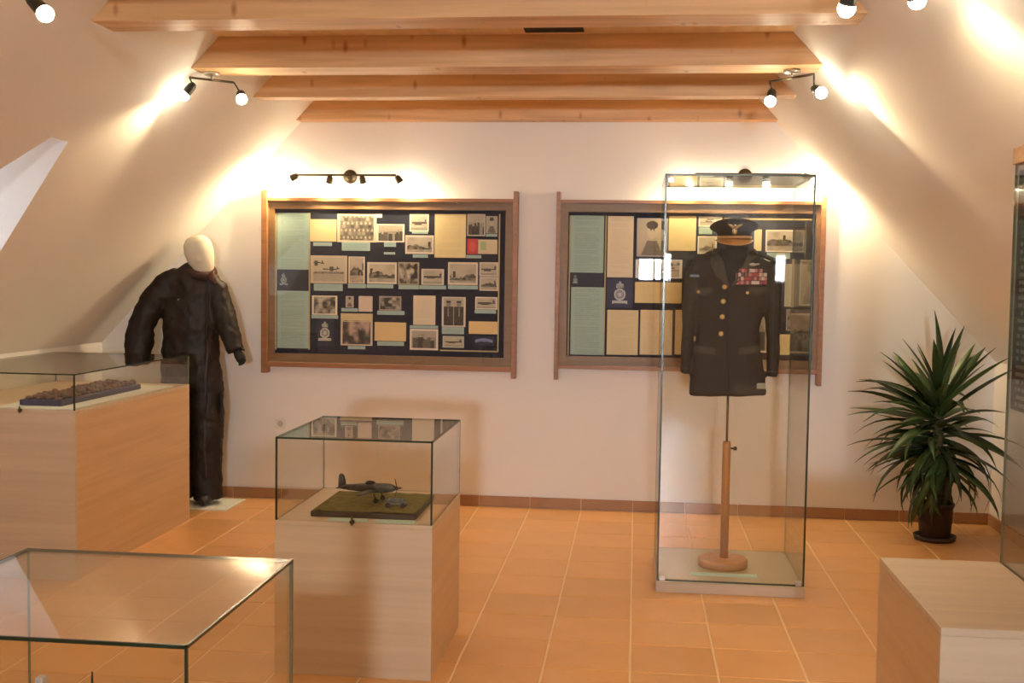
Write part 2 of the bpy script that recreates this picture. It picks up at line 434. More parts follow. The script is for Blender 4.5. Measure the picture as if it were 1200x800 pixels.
# ---------------------------------------------------------------- glass cases
def pane(parent, x0, x1, y0, y1, z0, z1, em=EDGE, gm=GLASS):
    """a sheet of glass: big faces clear, narrow faces show the dark cut edge"""
    mb = MB().box(x0, x1, y0, y1, z0, z1); d = (x1-x0, y1-y0, z1-z0); ax = d.index(min(d))
    mb.bm.normal_update()
    for f in mb.bm.faces: f.material_index = 0 if abs(f.normal[ax]) > .9 else 1
    return mb.build('glass_pane', [gm, em], parent)
def hood(parent, x0, x1, y0, y1, z0, z1, t=.006, w=.006):
    pane(parent, x0, x1, y0, y0+t, z0, z1-t)                    # front
    pane(parent, x0, x1, y1-t, y1, z0, z1-t, EDGE_L)            # back
    pane(parent, x0, x0+t, y0+t, y1-t, z0, z1-t, EDGE_L)
    pane(parent, x1-t, x1, y0+t, y1-t, z0, z1-t, EDGE_L)
    pane(parent, x0, x1, y0, y1, z1-t, z1)                      # top
    seams(parent, x0, x1, y0, y1, z0, z1, w)
def seams(parent, x0, x1, y0, y1, z0, z1, w=.006):
    e = .0006
    for a in ((x0-e, x0+w, y0-e, y0+w, z0, z1), (x1-w, x1+e, y0-e, y0+w, z0, z1), (x0, x1, y0-e, y0+w, z1-w, z1+e), (x1-w, x1+e, y0, y1, z1-w, z1+e)):
        box('edge_seam', EDGE, parent, *a)
    for a in ((x0-e, x0+w*.5, y0, y1, z1-w*.6, z1+e), (x1-w*.4, x1+e, y1-w*.4, y1+e, z0, z1), (x0-e, x0+w*.4, y1-w*.4, y1+e, z0, z1)):
        box('edge_seam', EDGE_L, parent, *a)
def body(parent, x0, x1, y0, y1, z1):
    t = .018
    box('front_panel', LAMINATE, parent, x0, x1, y0, y0+t, 0, z1-t, bev=.001)
    box('back_panel', LAMINATE, parent, x0, x1, y1-t, y1, 0, z1-t, bev=.001)
    for xa, xb in ((x0, x0+t), (x1-t, x1)): box('side_panel', LAMINATE_WARMLIT, parent, xa, xb, y0+t, y1-t, 0, z1-t, bev=.001)
    return box('top_board', LAMINATE, parent, x0, x1, y0, y1, z1-t, z1, bev=.0015)
def lock(parent, x, y, z):
    MB().tube([(x, y+.002, z), (x, y-.012, z)], .009, 12).tube([(x, y-.010, z-.012), (x, y-.010, z+.02)], .004, 8).build('lock', BRONZE, parent)

# centre pedestal case
px0, px1, py0, py1, pz, pt = -1.325, -.728, 4.07, 4.73, .582, .893
ped = empty('display_case', ((px0+px1)/2, (py0+py1)/2, 0), 'square pale wood display case with a glass hood over a model fighter plane', 'display case', 'pale wood cases with glass hoods')
body(ped, px0, px1, py0, py1, pz)
hood(ped, px0+.002, px1-.002, py0+.002, py1-.002, pz, pt)
lock(ped, at(413, 607, 4.07).x, py0+.001, pz+.004)
# long case at the knee wall
lx0, lx1, ly0, ly1, lz, lt = -3.52, -2.672, 5.165, 6.57, .826, 1.003
lcs = empty('display_case', ((lx0+lx1)/2, (ly0+ly1)/2, 0), 'long pale wood display case with a low glass hood, under the sloping wall', 'display case', 'pale wood cases with glass hoods')
body(lcs, lx0, lx1, ly0, ly1, lz)
hood(lcs, lx0+.002, lx1-.002, ly0+.002, ly1-.002, lz, lt)
lock(lcs, at(24, 480, 5.165).x, ly0+.001, lz-.004)
# near case
nx0, nx1, ny0, ny1, nz, nt_ = -1.31, -.712, 1.742, 2.32, .582, .894
ncs = empty('display_case', ((nx0+nx1)/2, (ny0+ny1)/2, 0), 'glass-hooded case whose bare clear top carries a lamp glint, in front of the plane case', 'display case', 'pale wood cases with glass hoods')
body(ncs, nx0, nx1, ny0, ny1, nz)
hood(ncs, nx0+.002, nx1-.002, ny0+.002, ny1-.002, nz, nt_, w=.004)

# tall vitrine
tx0, tx1, ty0, ty1, tz0, tz1 = .125, .818, 5.42, 6.11, .055, 1.995
tal = empty('glass_vitrine', ((tx0+tx1)/2, (ty0+ty1)/2, 0), 'tall square glass vitrine on a low plinth with a uniform jacket inside', 'vitrine')
box('plinth', mat('plinth_laminate', (.52, .40, .29), .45), tal, tx0-.004, tx1+.004, ty0-.004, ty1+.004, 0, tz0-.008, bev=.002)
box('base_plate', mat('base_glass', (.50, .42, .26), .12), tal, tx0, tx1, ty0, ty1, tz0-.008, tz0, bev=.001)
t = .008
pane(tal, tx0, tx1, ty0, ty0+t, tz0, tz1-t); pane(tal, tx0, tx1, ty1-t, ty1, tz0, tz1-t, EDGE_L)
pane(tal, tx0, tx0+t, ty0+t, ty1-t, tz0, tz1-t, EDGE_L); pane(tal, tx1-t, tx1, ty0+t, ty1-t, tz0, tz1-t, EDGE_L)
pane(tal, tx0, tx1, ty0, ty1, tz1-t, tz1)
seams(tal, tx0, tx1, ty0, ty1, tz0, tz1, .008)
box('edge_seam', EDGE, tal, tx0, tx1, ty0-.001, ty0+.006, tz0, tz0+.007)
for x, z in ((tx0+.012, tz0+.002), (tx0+.012, tz1-.04), (tx1-.04, tz0+.002)):
    box('corner_clip', STEEL, tal, x, x+.028, ty0-.004, ty0+.012, z, z+.022, bev=.002)

# right-hand cabinet and the tower with a text panel on it
KB = .75
rx0, ry0, ry1, rz = .676, 2.525, 3.155, .75
rcb = empty('wooden_plinth_cabinet', (1.2, 2.84, 0), 'low pale wood cabinet block carrying a glass tower, near the potted yucca', 'cabinet')
body(rcb, rx0, 1.62, ry0, ry1, rz)
vx0, vx1, vy0, vy1 = .99, 1.395, 2.53, 3.15
tow = empty('panel_tower', ((vx0+vx1)/2, (vy0+vy1)/2, rz), 'glass tower with a wooden cap and a dark printed text panel', 'vitrine')
GLASS_T = glass('tinted_glass', (.80, .81, .82))
pane(tow, vx0, vx0+.006, vy0, vy1, rz, 1.815, EDGE_L, GLASS_T); pane(tow, vx1-.006, vx1, vy0, vy1, rz, 1.815, EDGE_L)
pane(tow, vx0+.006, vx1-.006, vy0, vy0+.006, rz, 1.815, EDGE_L); pane(tow, vx0+.006, vx1-.006, vy1-.006, vy1, rz, 1.815, EDGE_L)
box('wooden_cap', PINE, tow, vx0-.006, vx1+.004, vy0-.006, vy1+.006, 1.815, 1.86, bev=.002)

# ---------------------------------------------------------------- prints: flat pictures painted cell by cell
def lerp(a, b, t): return tuple(x+(y-x)*t for x, y in zip(a, b))
def rect(u0, v0, u1, v1, Y):
    a, b, c, d = at(u0, v0, Y), at(u1, v0, Y), at(u0, v1, Y), at(u1, v1, Y)
    return (a.x+c.x)/2, (b.x+d.x)/2, (c.z+d.z)/2, (a.z+b.z)/2
def print_card(name, x0, x1, z0, z1, Y, paint, parent, label=None, cell=.0042, th=.002, axis='y'):
    """a thin printed card; its front is a grid of flat inks. axis 'y' faces -Y, 'x' faces -X (then x0,x1 run along Y)"""
    nx, nz = max(2, min(56, round((x1-x0)/cell))), max(2, min(90, round((z1-z0)/cell)))
    bm = bmesh.new(); cl = bm.loops.layers.float_color.new('ink')
    mk = (lambda a, d, z: (a, Y-d, z)) if axis == 'y' else (lambda a, d, z: (Y-d, a, z))
    V = [[bm.verts.new(mk(x0+(x1-x0)*i/nx, th, z0+(z1-z0)*j/nz)) for j in range(nz+1)] for i in range(nx+1)]
    def put(f, c):
        for l in f.loops: l[cl] = (*[max(0, min(1, q*1.45)) for q in c], 1)
    for i in range(nx):
        for j in range(nz):
            put(bm.faces.new((V[i][j], V[i+1][j], V[i+1][j+1], V[i][j+1])), paint((i+.5)/nx, (j+.5)/nz, nx, nz))
    B = [bm.verts.new(mk(x, 0, z)) for x, z in ((x0, z0), (x1, z0), (x1, z1), (x0, z1))]
    e = paint(.01, .01, nx, nz)
    put(bm.faces.new(B), e)
    bot = [V[i][0] for i in range(nx+1)]; top = [V[i][nz] for i in range(nx+1)]
    lf = [V[0][j] for j in range(nz+1)]; rt = [V[nx][j] for j in range(nz+1)]
    for row, p, q in ((bot, B[0], B[1]), (rt, B[1], B[2]), (top[::-1], B[2], B[3]), (lf[::-1], B[3], B[0])):
        put(bm.faces.new(row + [q, p]), e)
    mb = MB(); mb.bm.free(); mb.bm = bm
    o = mb.build(name, PRINT, parent)
    if label: o['label'] = label
    return o
def hsh(*a):
    x = 0.0
    for i, q in enumerate(a): x += q*(12.9898+i*65.233)
    x = math.sin(x)*43758.5453; return x-math.floor(x)
def vn(x, y, seed):                        # smooth value noise
    i, j = math.floor(x), math.floor(y); a, b = x-i, y-j; a, b = a*a*(3-2*a), b*b*(3-2*b)
    p, q = hsh(i, j, seed), hsh(i+1, j, seed); r, t = hsh(i, j+1, seed), hsh(i+1, j+1, seed)
    return (p+(q-p)*a)*(1-b)+(r+(t-r)*a)*b
SEP_L, SEP_D = (.41, .36, .275), (.022, .018, .014)
def text_page(base, ink=.62, rows=None, seed=1, mx=.12, block=5):
    def f(u, v, nx, nz):
        r = int((1-v)*nz)
        if u < mx or u > 1-mx or r < 2 or r > nz-3: return base
        ln = r//2
        if r % 2 and hsh(ln, seed) > .12:
            end = 1-mx-(.35*hsh(ln, seed+3) if ln % block == 0 else .05*hsh(ln, seed+5))
            if u < end and hsh(int(u*nx), ln, seed) > .12: return tuple(c*ink for c in base)
        return base
    return f
def plain(base, amt=.05):
    return lambda u, v, nx, nz: tuple(c*(1-amt*hsh(int(u*nx), int(v*nz))) for c in base)
def photo(kind, seed, border=.07, bc=(.62, .56, .45), lo=SEP_D, hi=SEP_L):
    rs = random.Random(seed)
    ppl = [(rs.uniform(.06, .94), rs.uniform(.5, .72), rs.uniform(.05, .08), rs.random()) for _ in range(9)]
    hz = rs.uniform(.32, .48); tx = [rs.uniform(.1, .9) for _ in range(4)]
    def g(u, v, i, j):
        n = hsh(i, j, seed)
        if kind == 'group':
            t = .75 if v > .6 else .55
            for x, h, w, k in ppl:
                if abs(u-x) < w and v < h-.09: t = .12+.2*k
                if (u-x)**2/(w*.55)**2+(v-h)**2/.006 < 1: t = .55+.2*k
            return t+.14*(n-.5)
        if kind == 'rows':                     # rows of standing people
            r = int(v*4); cu = u*9+.5*(r % 2); k2 = int(cu); fx = cu-k2-.5; fy = v*4-r
            a2 = hsh(k2, r, seed)
            if v > .93: return .8
            if fx*fx/.05+(fy-.68)**2/.04 < 1: return .75+.2*a2
            if abs(fx) < .4 and fy < .5: return .1+.5*a2
            return .28+.15*n
        if kind == 'crowd':
            return max(0, .05+.85*v*.4+1.1*(vn(u*6, v*5, seed)-.35)+.35*(vn(u*16, v*13, seed+1)-.5))
        if kind == 'sky':                      # aircraft over an airfield
            t = .85+.06*n if v > hz else .62+.12*n
            for q, x in enumerate(tx[:2]):
                yy = .72-.2*q
                if abs(u-x) < .22 and abs(v-yy-.02*math.sin(9*u)) < .022: t = .18
                if abs(u-x) < .05 and abs(v-yy) < .085: t = .2
                if abs(u-x-.17) < .02 and 0 < v-yy < .09: t = .2
            if abs(v-hz) < .03 and n > .3: t = .3
            return t
        if kind == 'land':
            t = .62+.35*vn(u*4, v*5, seed)
            if v < hz+.08*math.sin(7*u+seed)+.1*vn(u*14, 1, seed): t = .05+.45*vn(u*11, v*11, seed)
            if v < hz*.6: t = .5+.3*vn(u*7, v*16, seed)
            x = tx[0]
            if abs(u-x) < .025+.03*vn(v*9, 2, seed) and hz < v < hz+.28: t = .15
            return t
        if kind == 'portrait':
            t = .7+.08*n
            if (u-.5)**2/.03+(v-.66)**2/.035 < 1: t = .92
            if (u-.5)**2/.035+(v-.82)**2/.012 < 1: t = .15
            if v < .42 and abs(u-.5) < .16+.5*(.42-v): t = .3+.1*n
            if abs(u-.45) < .025 and abs(v-.69) < .02 or abs(u-.56) < .025 and abs(v-.69) < .02: t = .3
            return t
        if kind == 'men':
            t = .78+.06*n
            for x in (.28, .72):
                if abs(u-x) < .2 and v < .68: t = .10+.09*n
                if (u-x)**2/.010+(v-.75)**2/.008 < 1: t = .5
                if abs(u-x) < .03 and .35 < v < .62: t = .5
                if abs(u-x) < .1 and .81 < v < .88: t = .12
            return t
        if kind == 'plane':
            t = .66+.3*vn(u*4, v*4, seed)
            if abs(v-.5) < .07-.05*abs(u-.4) and .12 < u < .9: t = .2
            if abs(v-.42) < .035 and .25 < u < .62: t = .15
            if .8 < u < .88 and .5 < v < .72: t = .2
            if v < .22: t = .55+.1*n
            return t
        return n
    def f(u, v, nx, nz):
        if u < border or u > 1-border or v < border*nx/nz*.8 or v > 1-border*nx/nz*.8: return bc
        t = max(0, min(1, g(u, v, int(u*nx), int(v*nz)))); return lerp(lo, hi, t*t*(3-2*t))
    return f
def crest(bg, fg, cx=.5, cz=.5, s=.9):
    """a round badge under a crown with a scroll below"""
    def f(u, v, nx, nz):
        w = nx/nz; x = (u-cx)*w/s; z = (v-cz)/s
        r = math.hypot(x, (z+.02))
        if r < .20: return lerp(bg, fg, .95 if r > .15 or r < .07 else .45)
        if abs(x) < .13-.25*abs(z-.27) and .2 < z < .36: return lerp(bg, fg, .75 if hsh(int(u*nx), int(v*nz)) > .3 else .4)
        if abs(x) < .045 and .34 < z < .43: return lerp(bg, fg, .8)
        if abs(x) < .26 and abs(z+.27+.25*x*x) < .05: return lerp(bg, fg, .9)
        return bg
    return f
GRN = (.28, .39, .345); YEL = (.58, .48, .25); CRM = (.58, .49, .35); LAB = (.28, .39, .37); DKB = (.013, .018, .036)
REDC = (.42, .045, .05)
def display_board(ox, oy, sc, posts, rails, band, panel, label):
    """posts=(left u0,u1, right u0,u1, v0,v1); rails=(v0,v1 top, v0,v1 bottom); panel=(u0,v0,u1,v1) in crop units"""
    U = lambda x: ox+x/sc
    V = lambda y: oy+y/sc
    Yp = 7.285
    lx0, _, z0, z1 = rect(U(posts[0]), V(posts[4]), U(posts[1]), V(posts[5]), 7.26)
    lx1 = at(U(posts[1]), V(400), 7.26).x
    rx0, rx1, _, _ = rect(U(posts[2]), V(posts[4]), U(posts[3]), V(posts[5]), 7.26)
    _, _, tz0, tz1 = rect(U(200), V(rails[0]), U(700), V(rails[1]), 7.26)
    _, _, bz0, bz1 = rect(U(200), V(rails[2]), U(700), V(rails[3]), 7.26)
    X0, X1, Z0, Z1 = rect(U(panel[0]), V(panel[1]), U(panel[2]), V(panel[3]), Yp)
    e = empty('display_board', ((lx0+rx1)/2, YB, (z0+z1)/2), label, 'display board', 'wooden framed display boards on the gable wall')
    for a, b in ((lx0, lx1), (rx0, rx1)): box('frame_post', FRAME_WOOD, e, a, b, 7.225, YB, .846, 2.045, bev=.002)
    box('frame_rail', FRAME_WOOD, e, lx1, rx0, 7.235, YB, tz0, tz1, bev=.002)
    box('frame_rail', FRAME_WOOD, e, lx1, rx0, 7.235, YB, bz0, bz1, bev=.002)
    yb = 7.262
    box('inner_frame', FRAME_BAND, e, lx1, X0, yb, YB, bz1, tz0); box('inner_frame', FRAME_BAND, e, X1, rx0, yb, YB, bz1, tz0)
    box('inner_frame', FRAME_BAND, e, X0, X1, yb, YB, Z1, tz0); box('inner_frame', FRAME_BAND, e, X0, X1, yb, YB, bz1, Z0)
    box('backing_panel', NAVY, e, X0, X1, Yp, YB, Z0, Z1)
    pane(e, lx1, rx0, 7.248, 7.252, bz1, tz0, EDGE_L, GLASS_FLAT)
    def card(nm, x0, y0, x1, y1, paint, lab=None, lift=0):
        a, b, c, d = rect(U(x0), V(y0), U(x1), V(y1), Yp)
        return print_card(nm, a, b, c, d, Yp-lift, paint, e, lab)
    def strip(x0, y0, x1, y1):
        a, b, c, d = rect(U(x0), V(y0), U(x1), V(y1), Yp)
        box('edge_strip', CREAM, e, a, b, Yp-.004, Yp, c, d)
    return e, card, strip
e, card, strip = display_board(300, 200, 3.2, (25, 47, 963, 980, 75, 760), (103, 117, 724, 742), 0, (73, 146, 934, 692),
    'brown framed glazed board crowded with small photographs, beside the mannequin')
card('text_sheet', 80, 158, 198, 370, text_page(GRN, .8, seed=2), 'green text sheet')
card('badge_card', 80, 370, 190, 448, crest(DKB, (.25, .27, .28), .22, .5, .75), 'dark card with a small crest')
card('text_sheet', 80, 450, 198, 665, text_page(GRN, .8, seed=9), 'green text sheet')
strip(73, 158, 78, 670); strip(198, 158, 203, 670)
strip(908, 162, 913, 678); strip(690, 673, 908, 678)
card('letter', 203, 182, 302, 265, plain(YEL), 'small yellowed letter')
PH = [(305,162,452,268,'rows',3,(.55,.47,.33)), (452,200,557,268,'group',4,(.6,.55,.45)), (576,162,648,228,'plane',5,(.62,.58,.45)), (560,242,667,312,'land',6,(.55,.47,.4)),
      (792,162,860,245,'group',7,(.4,.36,.3)), (862,170,906,235,'portrait',8,(.3,.28,.25)), (205,318,342,422,'sky',10,(.45,.38,.28)), (347,322,408,422,'land',11,(.55,.48,.38)),
      (417,343,528,424,'land',12,(.5,.47,.38)), (533,343,612,428,'crowd',13,(.3,.27,.18)), (620,368,705,428,'plane',14,(.5,.45,.38)), (720,343,832,428,'land',15,(.55,.48,.36)),
      (838,343,908,396,'plane',16,(.5,.44,.36)), (838,398,908,450,'land',17,(.5,.44,.36)), (210,468,305,540,'crowd',18,(.6,.54,.42)), (337,470,366,512,'portrait',19,(.5,.42,.4)),
      (462,470,545,524,'crowd',20,(.3,.24,.2)), (697,473,786,585,'men',21,(.5,.47,.4)), (822,473,905,520,'plane',22,(.55,.5,.42)), (577,593,683,672,'group',24,(.6,.54,.44)), (700,620,780,663,'plane',25,(.36,.38,.32))]
for q in PH: card('photograph', *q[:4], photo(q[4], q[5], bc=q[6]))
card('photograph', 318, 535, 437, 655, lambda u, v, nx, nz: ((.5,.4,.22) if (v > .74 and not (.76 < v < .79 and .1 < u < .9)) else photo('crowd', 23, .06, (.5,.4,.3), hi=(.4,.28,.22))(u, v, nx, nz)), 'cutting with a printed heading over a photo')
card('letter', 670, 162, 787, 326, text_page(YEL, .93, seed=31), 'large yellowed document')
card('letter', 590, 468, 673, 578, text_page(CRM, .9, seed=33), 'cream letter')
card('letter', 445, 568, 563, 638, plain((.56,.42,.2)), 'yellow card'); card('letter', 798, 565, 908, 612, plain((.6,.44,.2)), 'yellow card')
card('letter', 385, 470, 437, 528, plain((.55,.46,.38)), 'blank cream card'); card('letter', 450, 162, 473, 176, plain((.6,.55,.45)))
card('badge_card', 792, 255, 832, 312, lambda u, v, nx, nz: lerp(REDC, (.6,.1,.1), .5 if (u-.5)**2+(v-.5)**2 < .1 else 0), 'red card')
card('badge_card', 833, 258, 905, 312, lambda u, v, nx, nz: (.3,.4,.2) if abs(u-.28) < .14 and abs(v-.55) < .3 else (.52,.44,.28), 'pale pass with a green stamp')
card('crest_badge', 225, 556, 292, 656, crest(DKB, (.45, .45, .36), .5, .5, .95), 'pale crest on navy')
card('crest_badge', 815, 620, 895, 655, lambda u, v, nx, nz: (.16,.18,.34) if abs(v-.45-.25*(1-(2*u-1)**2)+.1) < .16 and .1 < u < .9 else DKB, 'blue arched shoulder flash')
for q in [(215,268,285,282),(322,268,428,300),(480,268,525,285),(585,228,645,236),(588,314,645,326),(480,305,522,314),(862,237,905,247),(788,316,845,328),(217,424,325,450),(345,424,412,440),(415,426,515,440),(535,429,610,444),(612,430,713,444),(720,430,832,444),(208,541,308,554),(320,515,382,528),(455,525,557,540),(697,586,780,612),(820,521,900,535),(345,657,410,669),(455,640,555,656),(577,580,683,591)]:
    card('caption_label', *q, text_page(LAB, .85, seed=q[0], mx=.08))
e, card, strip = display_board(640, 200, 3.2, (35, 50, 1022, 1040, 75, 780), (112, 125, 735, 750), 0, (80, 158, 1003, 703),
    'brown framed glazed board with typed letters and a crest, behind the tall vitrine')
card('text_sheet', 92, 168, 216, 382, text_page(GRN, .8, seed=41), 'green text sheet')
card('badge_card', 92, 385, 212, 432, crest(DKB, (.3, .33, .33), .14, .5, .85), 'dark card with a small crest')
card('text_sheet', 92, 436, 216, 690, text_page(GRN, .8, seed=43), 'green text sheet')
strip(84, 168, 89, 692); strip(218, 168, 223, 692); strip(668, 178, 975, 185); strip(970, 185, 975, 330)
card('letter', 230, 170, 327, 400, text_page(CRM, .9, seed=45), 'tall cream letter')
card('crest_badge', 228, 405, 325, 514, crest((.02,.026,.07), (.42, .44, .44), .5, .48, 1.0), 'pale air force crest on navy card')
card('photograph', 340, 178, 455, 322, photo('portrait', 51, .05, (.3,.3,.32)), 'portrait of a man')
card('photograph', 335, 333, 510, 403, photo('sky', 52, .05, (.55,.58,.6)), 'pale photograph')
card('letter', 333, 418, 508, 496, text_page((.56,.45,.22), .95, seed=53))
for i, q in enumerate([(228,522,345,690),(352,522,473,690),(483,522,600,690)]): card('letter', *q, text_page((.55,.46,.28), .92, seed=60+i))
card('letter', 460, 170, 562, 300, text_page(YEL, .95, seed=65)); card('photograph', 572, 172, 660, 210, photo('sky', 66)); card('caption_label', 572, 212, 622, 238, plain(LAB))
card('photograph', 568, 245, 640, 312, photo('land', 67, lo=(.1,.09,.08), hi=(.4,.37,.3))); card('letter', 780, 220, 808, 300, plain(YEL))
card('photograph', 823, 222, 968, 305, photo('land', 68, .04)); card('caption_label', 828, 308, 915, 330, text_page(LAB, .85, seed=3))
card('letter', 895, 350, 998, 510, text_page((.4,.38,.26), .92, seed=69)); card('photograph', 900, 520, 996, 600, photo('crowd', 70, .05, (.3,.28,.22)))
card('letter', 868, 613, 918, 690, plain((.56,.46,.22))); card('photograph', 925, 610, 996, 690, photo('crowd', 71, .05, (.25,.24,.18), hi=(.35,.32,.24)))
card('photograph', 610, 330, 700, 500, photo('portrait', 72)); card('letter', 720, 330, 860, 510, text_page(CRM, .92, seed=73)); card('photograph', 620, 530, 850, 680, photo('group', 74))
# text panel hanging in the tower
bd = empty('text_panel', (vx0+.03, 2.84, 1.165), 'dark navy printed text panel hanging inside the glass tower', 'panel')
box('board', mat('panel_navy', (.018, .026, .05), .35), bd, vx0+.0085, vx0+.018, vy0+.02, vy1-.007, 1.168, 1.80, bev=.002)
def panel_text_reflect(u, v, nx, nz):
    r = int((1-v)*nz)
    if u < .06 or u > .94: return (.018, .026, .05)
    if v > .72: return (.10, .12, .08) if hsh(int(u*6), int(v*12)) > .5 else (.03, .04, .05)  # olive patches: reflections of the display boards painted into the print
    if r % 2 == 0 and hsh(r, int(u*nx)) > .2 and hsh(r) > .1: return (.20, .26, .24)
    return (.018, .026, .05)
print_card('printed_text_reflect', vy0+.03, vy1-.012, 1.18, 1.79, vx0+.0085, panel_text_reflect, bd, 'rows of pale small print below painted olive reflections', .01, .0012, 'x')

# ---------------------------------------------------------------- uniform in the vitrine
JY = 5.76
U3 = lambda u, v, dy=0: at(u, v, JY) + Vector((0, dy, 0))
sp = U3(847, 655); bx, by = sp.x, JY
stand = empty('torso_stand', (bx, by, tz0), 'wooden pole stand with a round foot and a black torso form', 'stand')
MB().lathe([(.118, tz0), (.124, tz0+.008), (.124, tz0+.032), (.116, tz0+.042)], (bx, by, 0), 36).build('round_foot', POLE_WOOD, stand)
ptz = U3(853, 517).z
MB().lathe([(.021, tz0+.04), (.0205, ptz-.01), (.017, ptz)], (bx+.005, by, 0), 20).build('pole', POLE_WOOD, stand)
MB().tube([(bx+.005, by, ptz-.02), (bx+.005, by, 1.0)], .006, 10).build('rod', mat('rod_metal', (.20, .15, .1), .4, .7), stand)
MB().tube([(bx+.02, by, ptz-.035), (bx+.045, by, ptz-.035)], .005, 8).ball((bx+.047, by, ptz-.035), .011, 10, 6).build('clamp_knob', BRONZE, stand)
FORM = mat('black_form', (.012, .011, .012), .7)
tf = MB(); nk = U3(861, 300)
tf.tube([U3(856, 440), U3(857, 330), U3(858, 312), U3(861, 300), U3(863, 284), U3(863, 278)], [(.10, .06), (.10, .06), (.085, .055), (.058, .052), (.062, .058), (.05, .05)], 20, ref=(1, 0, 0))
tf.build('torso_form', FORM, stand)
# jacket
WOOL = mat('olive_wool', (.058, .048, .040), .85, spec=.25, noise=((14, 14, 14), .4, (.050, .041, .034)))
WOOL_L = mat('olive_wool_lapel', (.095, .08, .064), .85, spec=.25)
jk = empty('uniform_jacket', (bx, JY, .93), 'dark olive uniform jacket with ribbons and brass buttons on the torso stand', 'jacket')
j = MB()
sec = [(463, 808, 897, .085), (440, 810, 895, .088), (415, 814, 891, .086), (385, 818, 888, .084), (350, 812, 897, .092), (325, 809, 903, .098), (312, 812, 905, .092), (303, 822, 898, .078), (296, 836, 884, .062)]
j.tube([U3((a+b)/2, v) for v, a, b, d in sec], [((b-a)/2/231, d) for v, a, b, d in sec], 28, ref=(1, 0, 0))
j.tube([U3(820, 310), U3(812, 322), U3(808, 360), U3(805, 400), U3(803, 437)], [(.035, .05), (.042, .058), (.038, .056), (.030, .05), (.024, .042)], 16, ref=(1, 0, 0))
j.tube([U3(899, 310), U3(906, 322), U3(906, 360), U3(906, 400), U3(905, 441)], [(.035, .05), (.045, .058), (.040, .056), (.032, .05), (.026, .042)], 16, ref=(1, 0, 0))
jo = remesh(j, 'jacket_body', WOOL, jk, .008, 14, [(.12, .016)])
jt = bvh_of(jo)
xz = lambda pts: [(at(u, v, JY-.09).x, at(u, v, JY-.09).z) for u, v in pts]
patch(xz([(842, 292), (878, 292), (872, 310), (856, 337), (846, 315)]), jt, .0, .003, 'shirt_front', FORM, jk)
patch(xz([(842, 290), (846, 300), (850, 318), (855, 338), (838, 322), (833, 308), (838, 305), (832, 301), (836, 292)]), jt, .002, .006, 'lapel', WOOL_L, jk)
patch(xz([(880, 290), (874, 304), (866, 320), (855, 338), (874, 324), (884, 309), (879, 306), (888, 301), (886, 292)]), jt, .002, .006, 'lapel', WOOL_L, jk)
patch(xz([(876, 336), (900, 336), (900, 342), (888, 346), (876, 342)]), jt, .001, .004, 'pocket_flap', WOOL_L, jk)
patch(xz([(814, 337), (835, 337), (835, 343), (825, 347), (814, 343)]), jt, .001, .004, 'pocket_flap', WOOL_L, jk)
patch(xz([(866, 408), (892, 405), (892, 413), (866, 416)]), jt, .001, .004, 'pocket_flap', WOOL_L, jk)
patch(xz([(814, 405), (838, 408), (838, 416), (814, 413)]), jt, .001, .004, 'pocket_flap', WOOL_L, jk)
patch(xz([(852, 338), (854, 338), (853, 400), (856, 460), (853.5, 460), (850.5, 400)]), jt, .001, .003, 'front_edge', FORM, jk)
def on_front(tree, x, z):
    h = tree.ray_cast(Vector((x, 0, z)), Vector((0, 1, 0)))
    return h[0] if h[0] else Vector((x, JY-.09, z))
for u, v in ((849, 336), (847.5, 353), (846.5, 371), (845, 391)):
    (x, z), = xz([(u, v)]); q = on_front(jt, x, z)
    MB().ball((x, q.y-.004, z), .0125, 12, 8, (1, .6, 1)).build('button', BRASS, jk)
(x, z), = xz([(876, 343)]); q = on_front(jt, x, z); MB().ball((x, q.y-.008, z), .008, 10, 6, (1, .6, 1)).build('button', BRASS, jk)
(x, z), = xz([(819, 342)]); q = on_front(jt, x, z); MB().ball((x, q.y-.008, z), .008, 10, 6, (1, .6, 1)).build('button', BRASS, jk)
rib = [mat('ribbon_red', (.40, .05, .045), .6), mat('ribbon_pink', (.50, .22, .18), .6), mat('ribbon_cream', (.6, .5, .4), .6), mat('ribbon_maroon', (.20, .05, .06), .6)]
for r in range(4):
    for k in range(4 if r else 3):
        u = 862.5+k*9.3+(4 if r == 0 else 0); v = 317+r*4.7
        (x, z), = xz([(u+4, v)]); q = on_front(jt, x, z)
        mb = MB().box(x-.019, x+.019, q.y-.009, q.y+.004, z-.0085, z+.0085); o = mb.build('ribbon', rib[(r*3+k*2+(k > 1)) % 4], jk)
        box('stripe', rib[(r+k+1) % 4], o, x-.006, x+.006, q.y-.0102, q.y-.004, z-.0085, z+.0085)
(x, z), = xz([(882, 310)]); q = on_front(jt, x, z)
MB().tube([(x-.035, q.y-.006, z+.004), (x-.012, q.y-.008, z), (x, q.y-.009, z), (x+.012, q.y-.008, z), (x+.035, q.y-.006, z+.004)], [.003, .006, .009, .006, .003], 8).build('wings_badge', STEEL, jk)
(x, z), = xz([(816, 323)]); q = on_front(jt, x, z)
box('name_tag', mat('tag_blue', (.10, .12, .2), .4), jk, x-.03, x+.03, q.y-.006, q.y+.004, z-.006, z+.006)
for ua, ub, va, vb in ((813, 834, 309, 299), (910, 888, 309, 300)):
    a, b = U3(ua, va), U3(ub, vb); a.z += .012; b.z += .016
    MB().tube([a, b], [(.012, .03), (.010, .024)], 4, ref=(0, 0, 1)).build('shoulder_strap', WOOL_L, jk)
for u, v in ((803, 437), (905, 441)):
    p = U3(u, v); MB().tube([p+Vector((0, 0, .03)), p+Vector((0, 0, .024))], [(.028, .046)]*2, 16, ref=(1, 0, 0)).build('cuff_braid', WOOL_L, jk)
(x, z), = xz([(893, 453)]); q = on_front(jt, x, z)
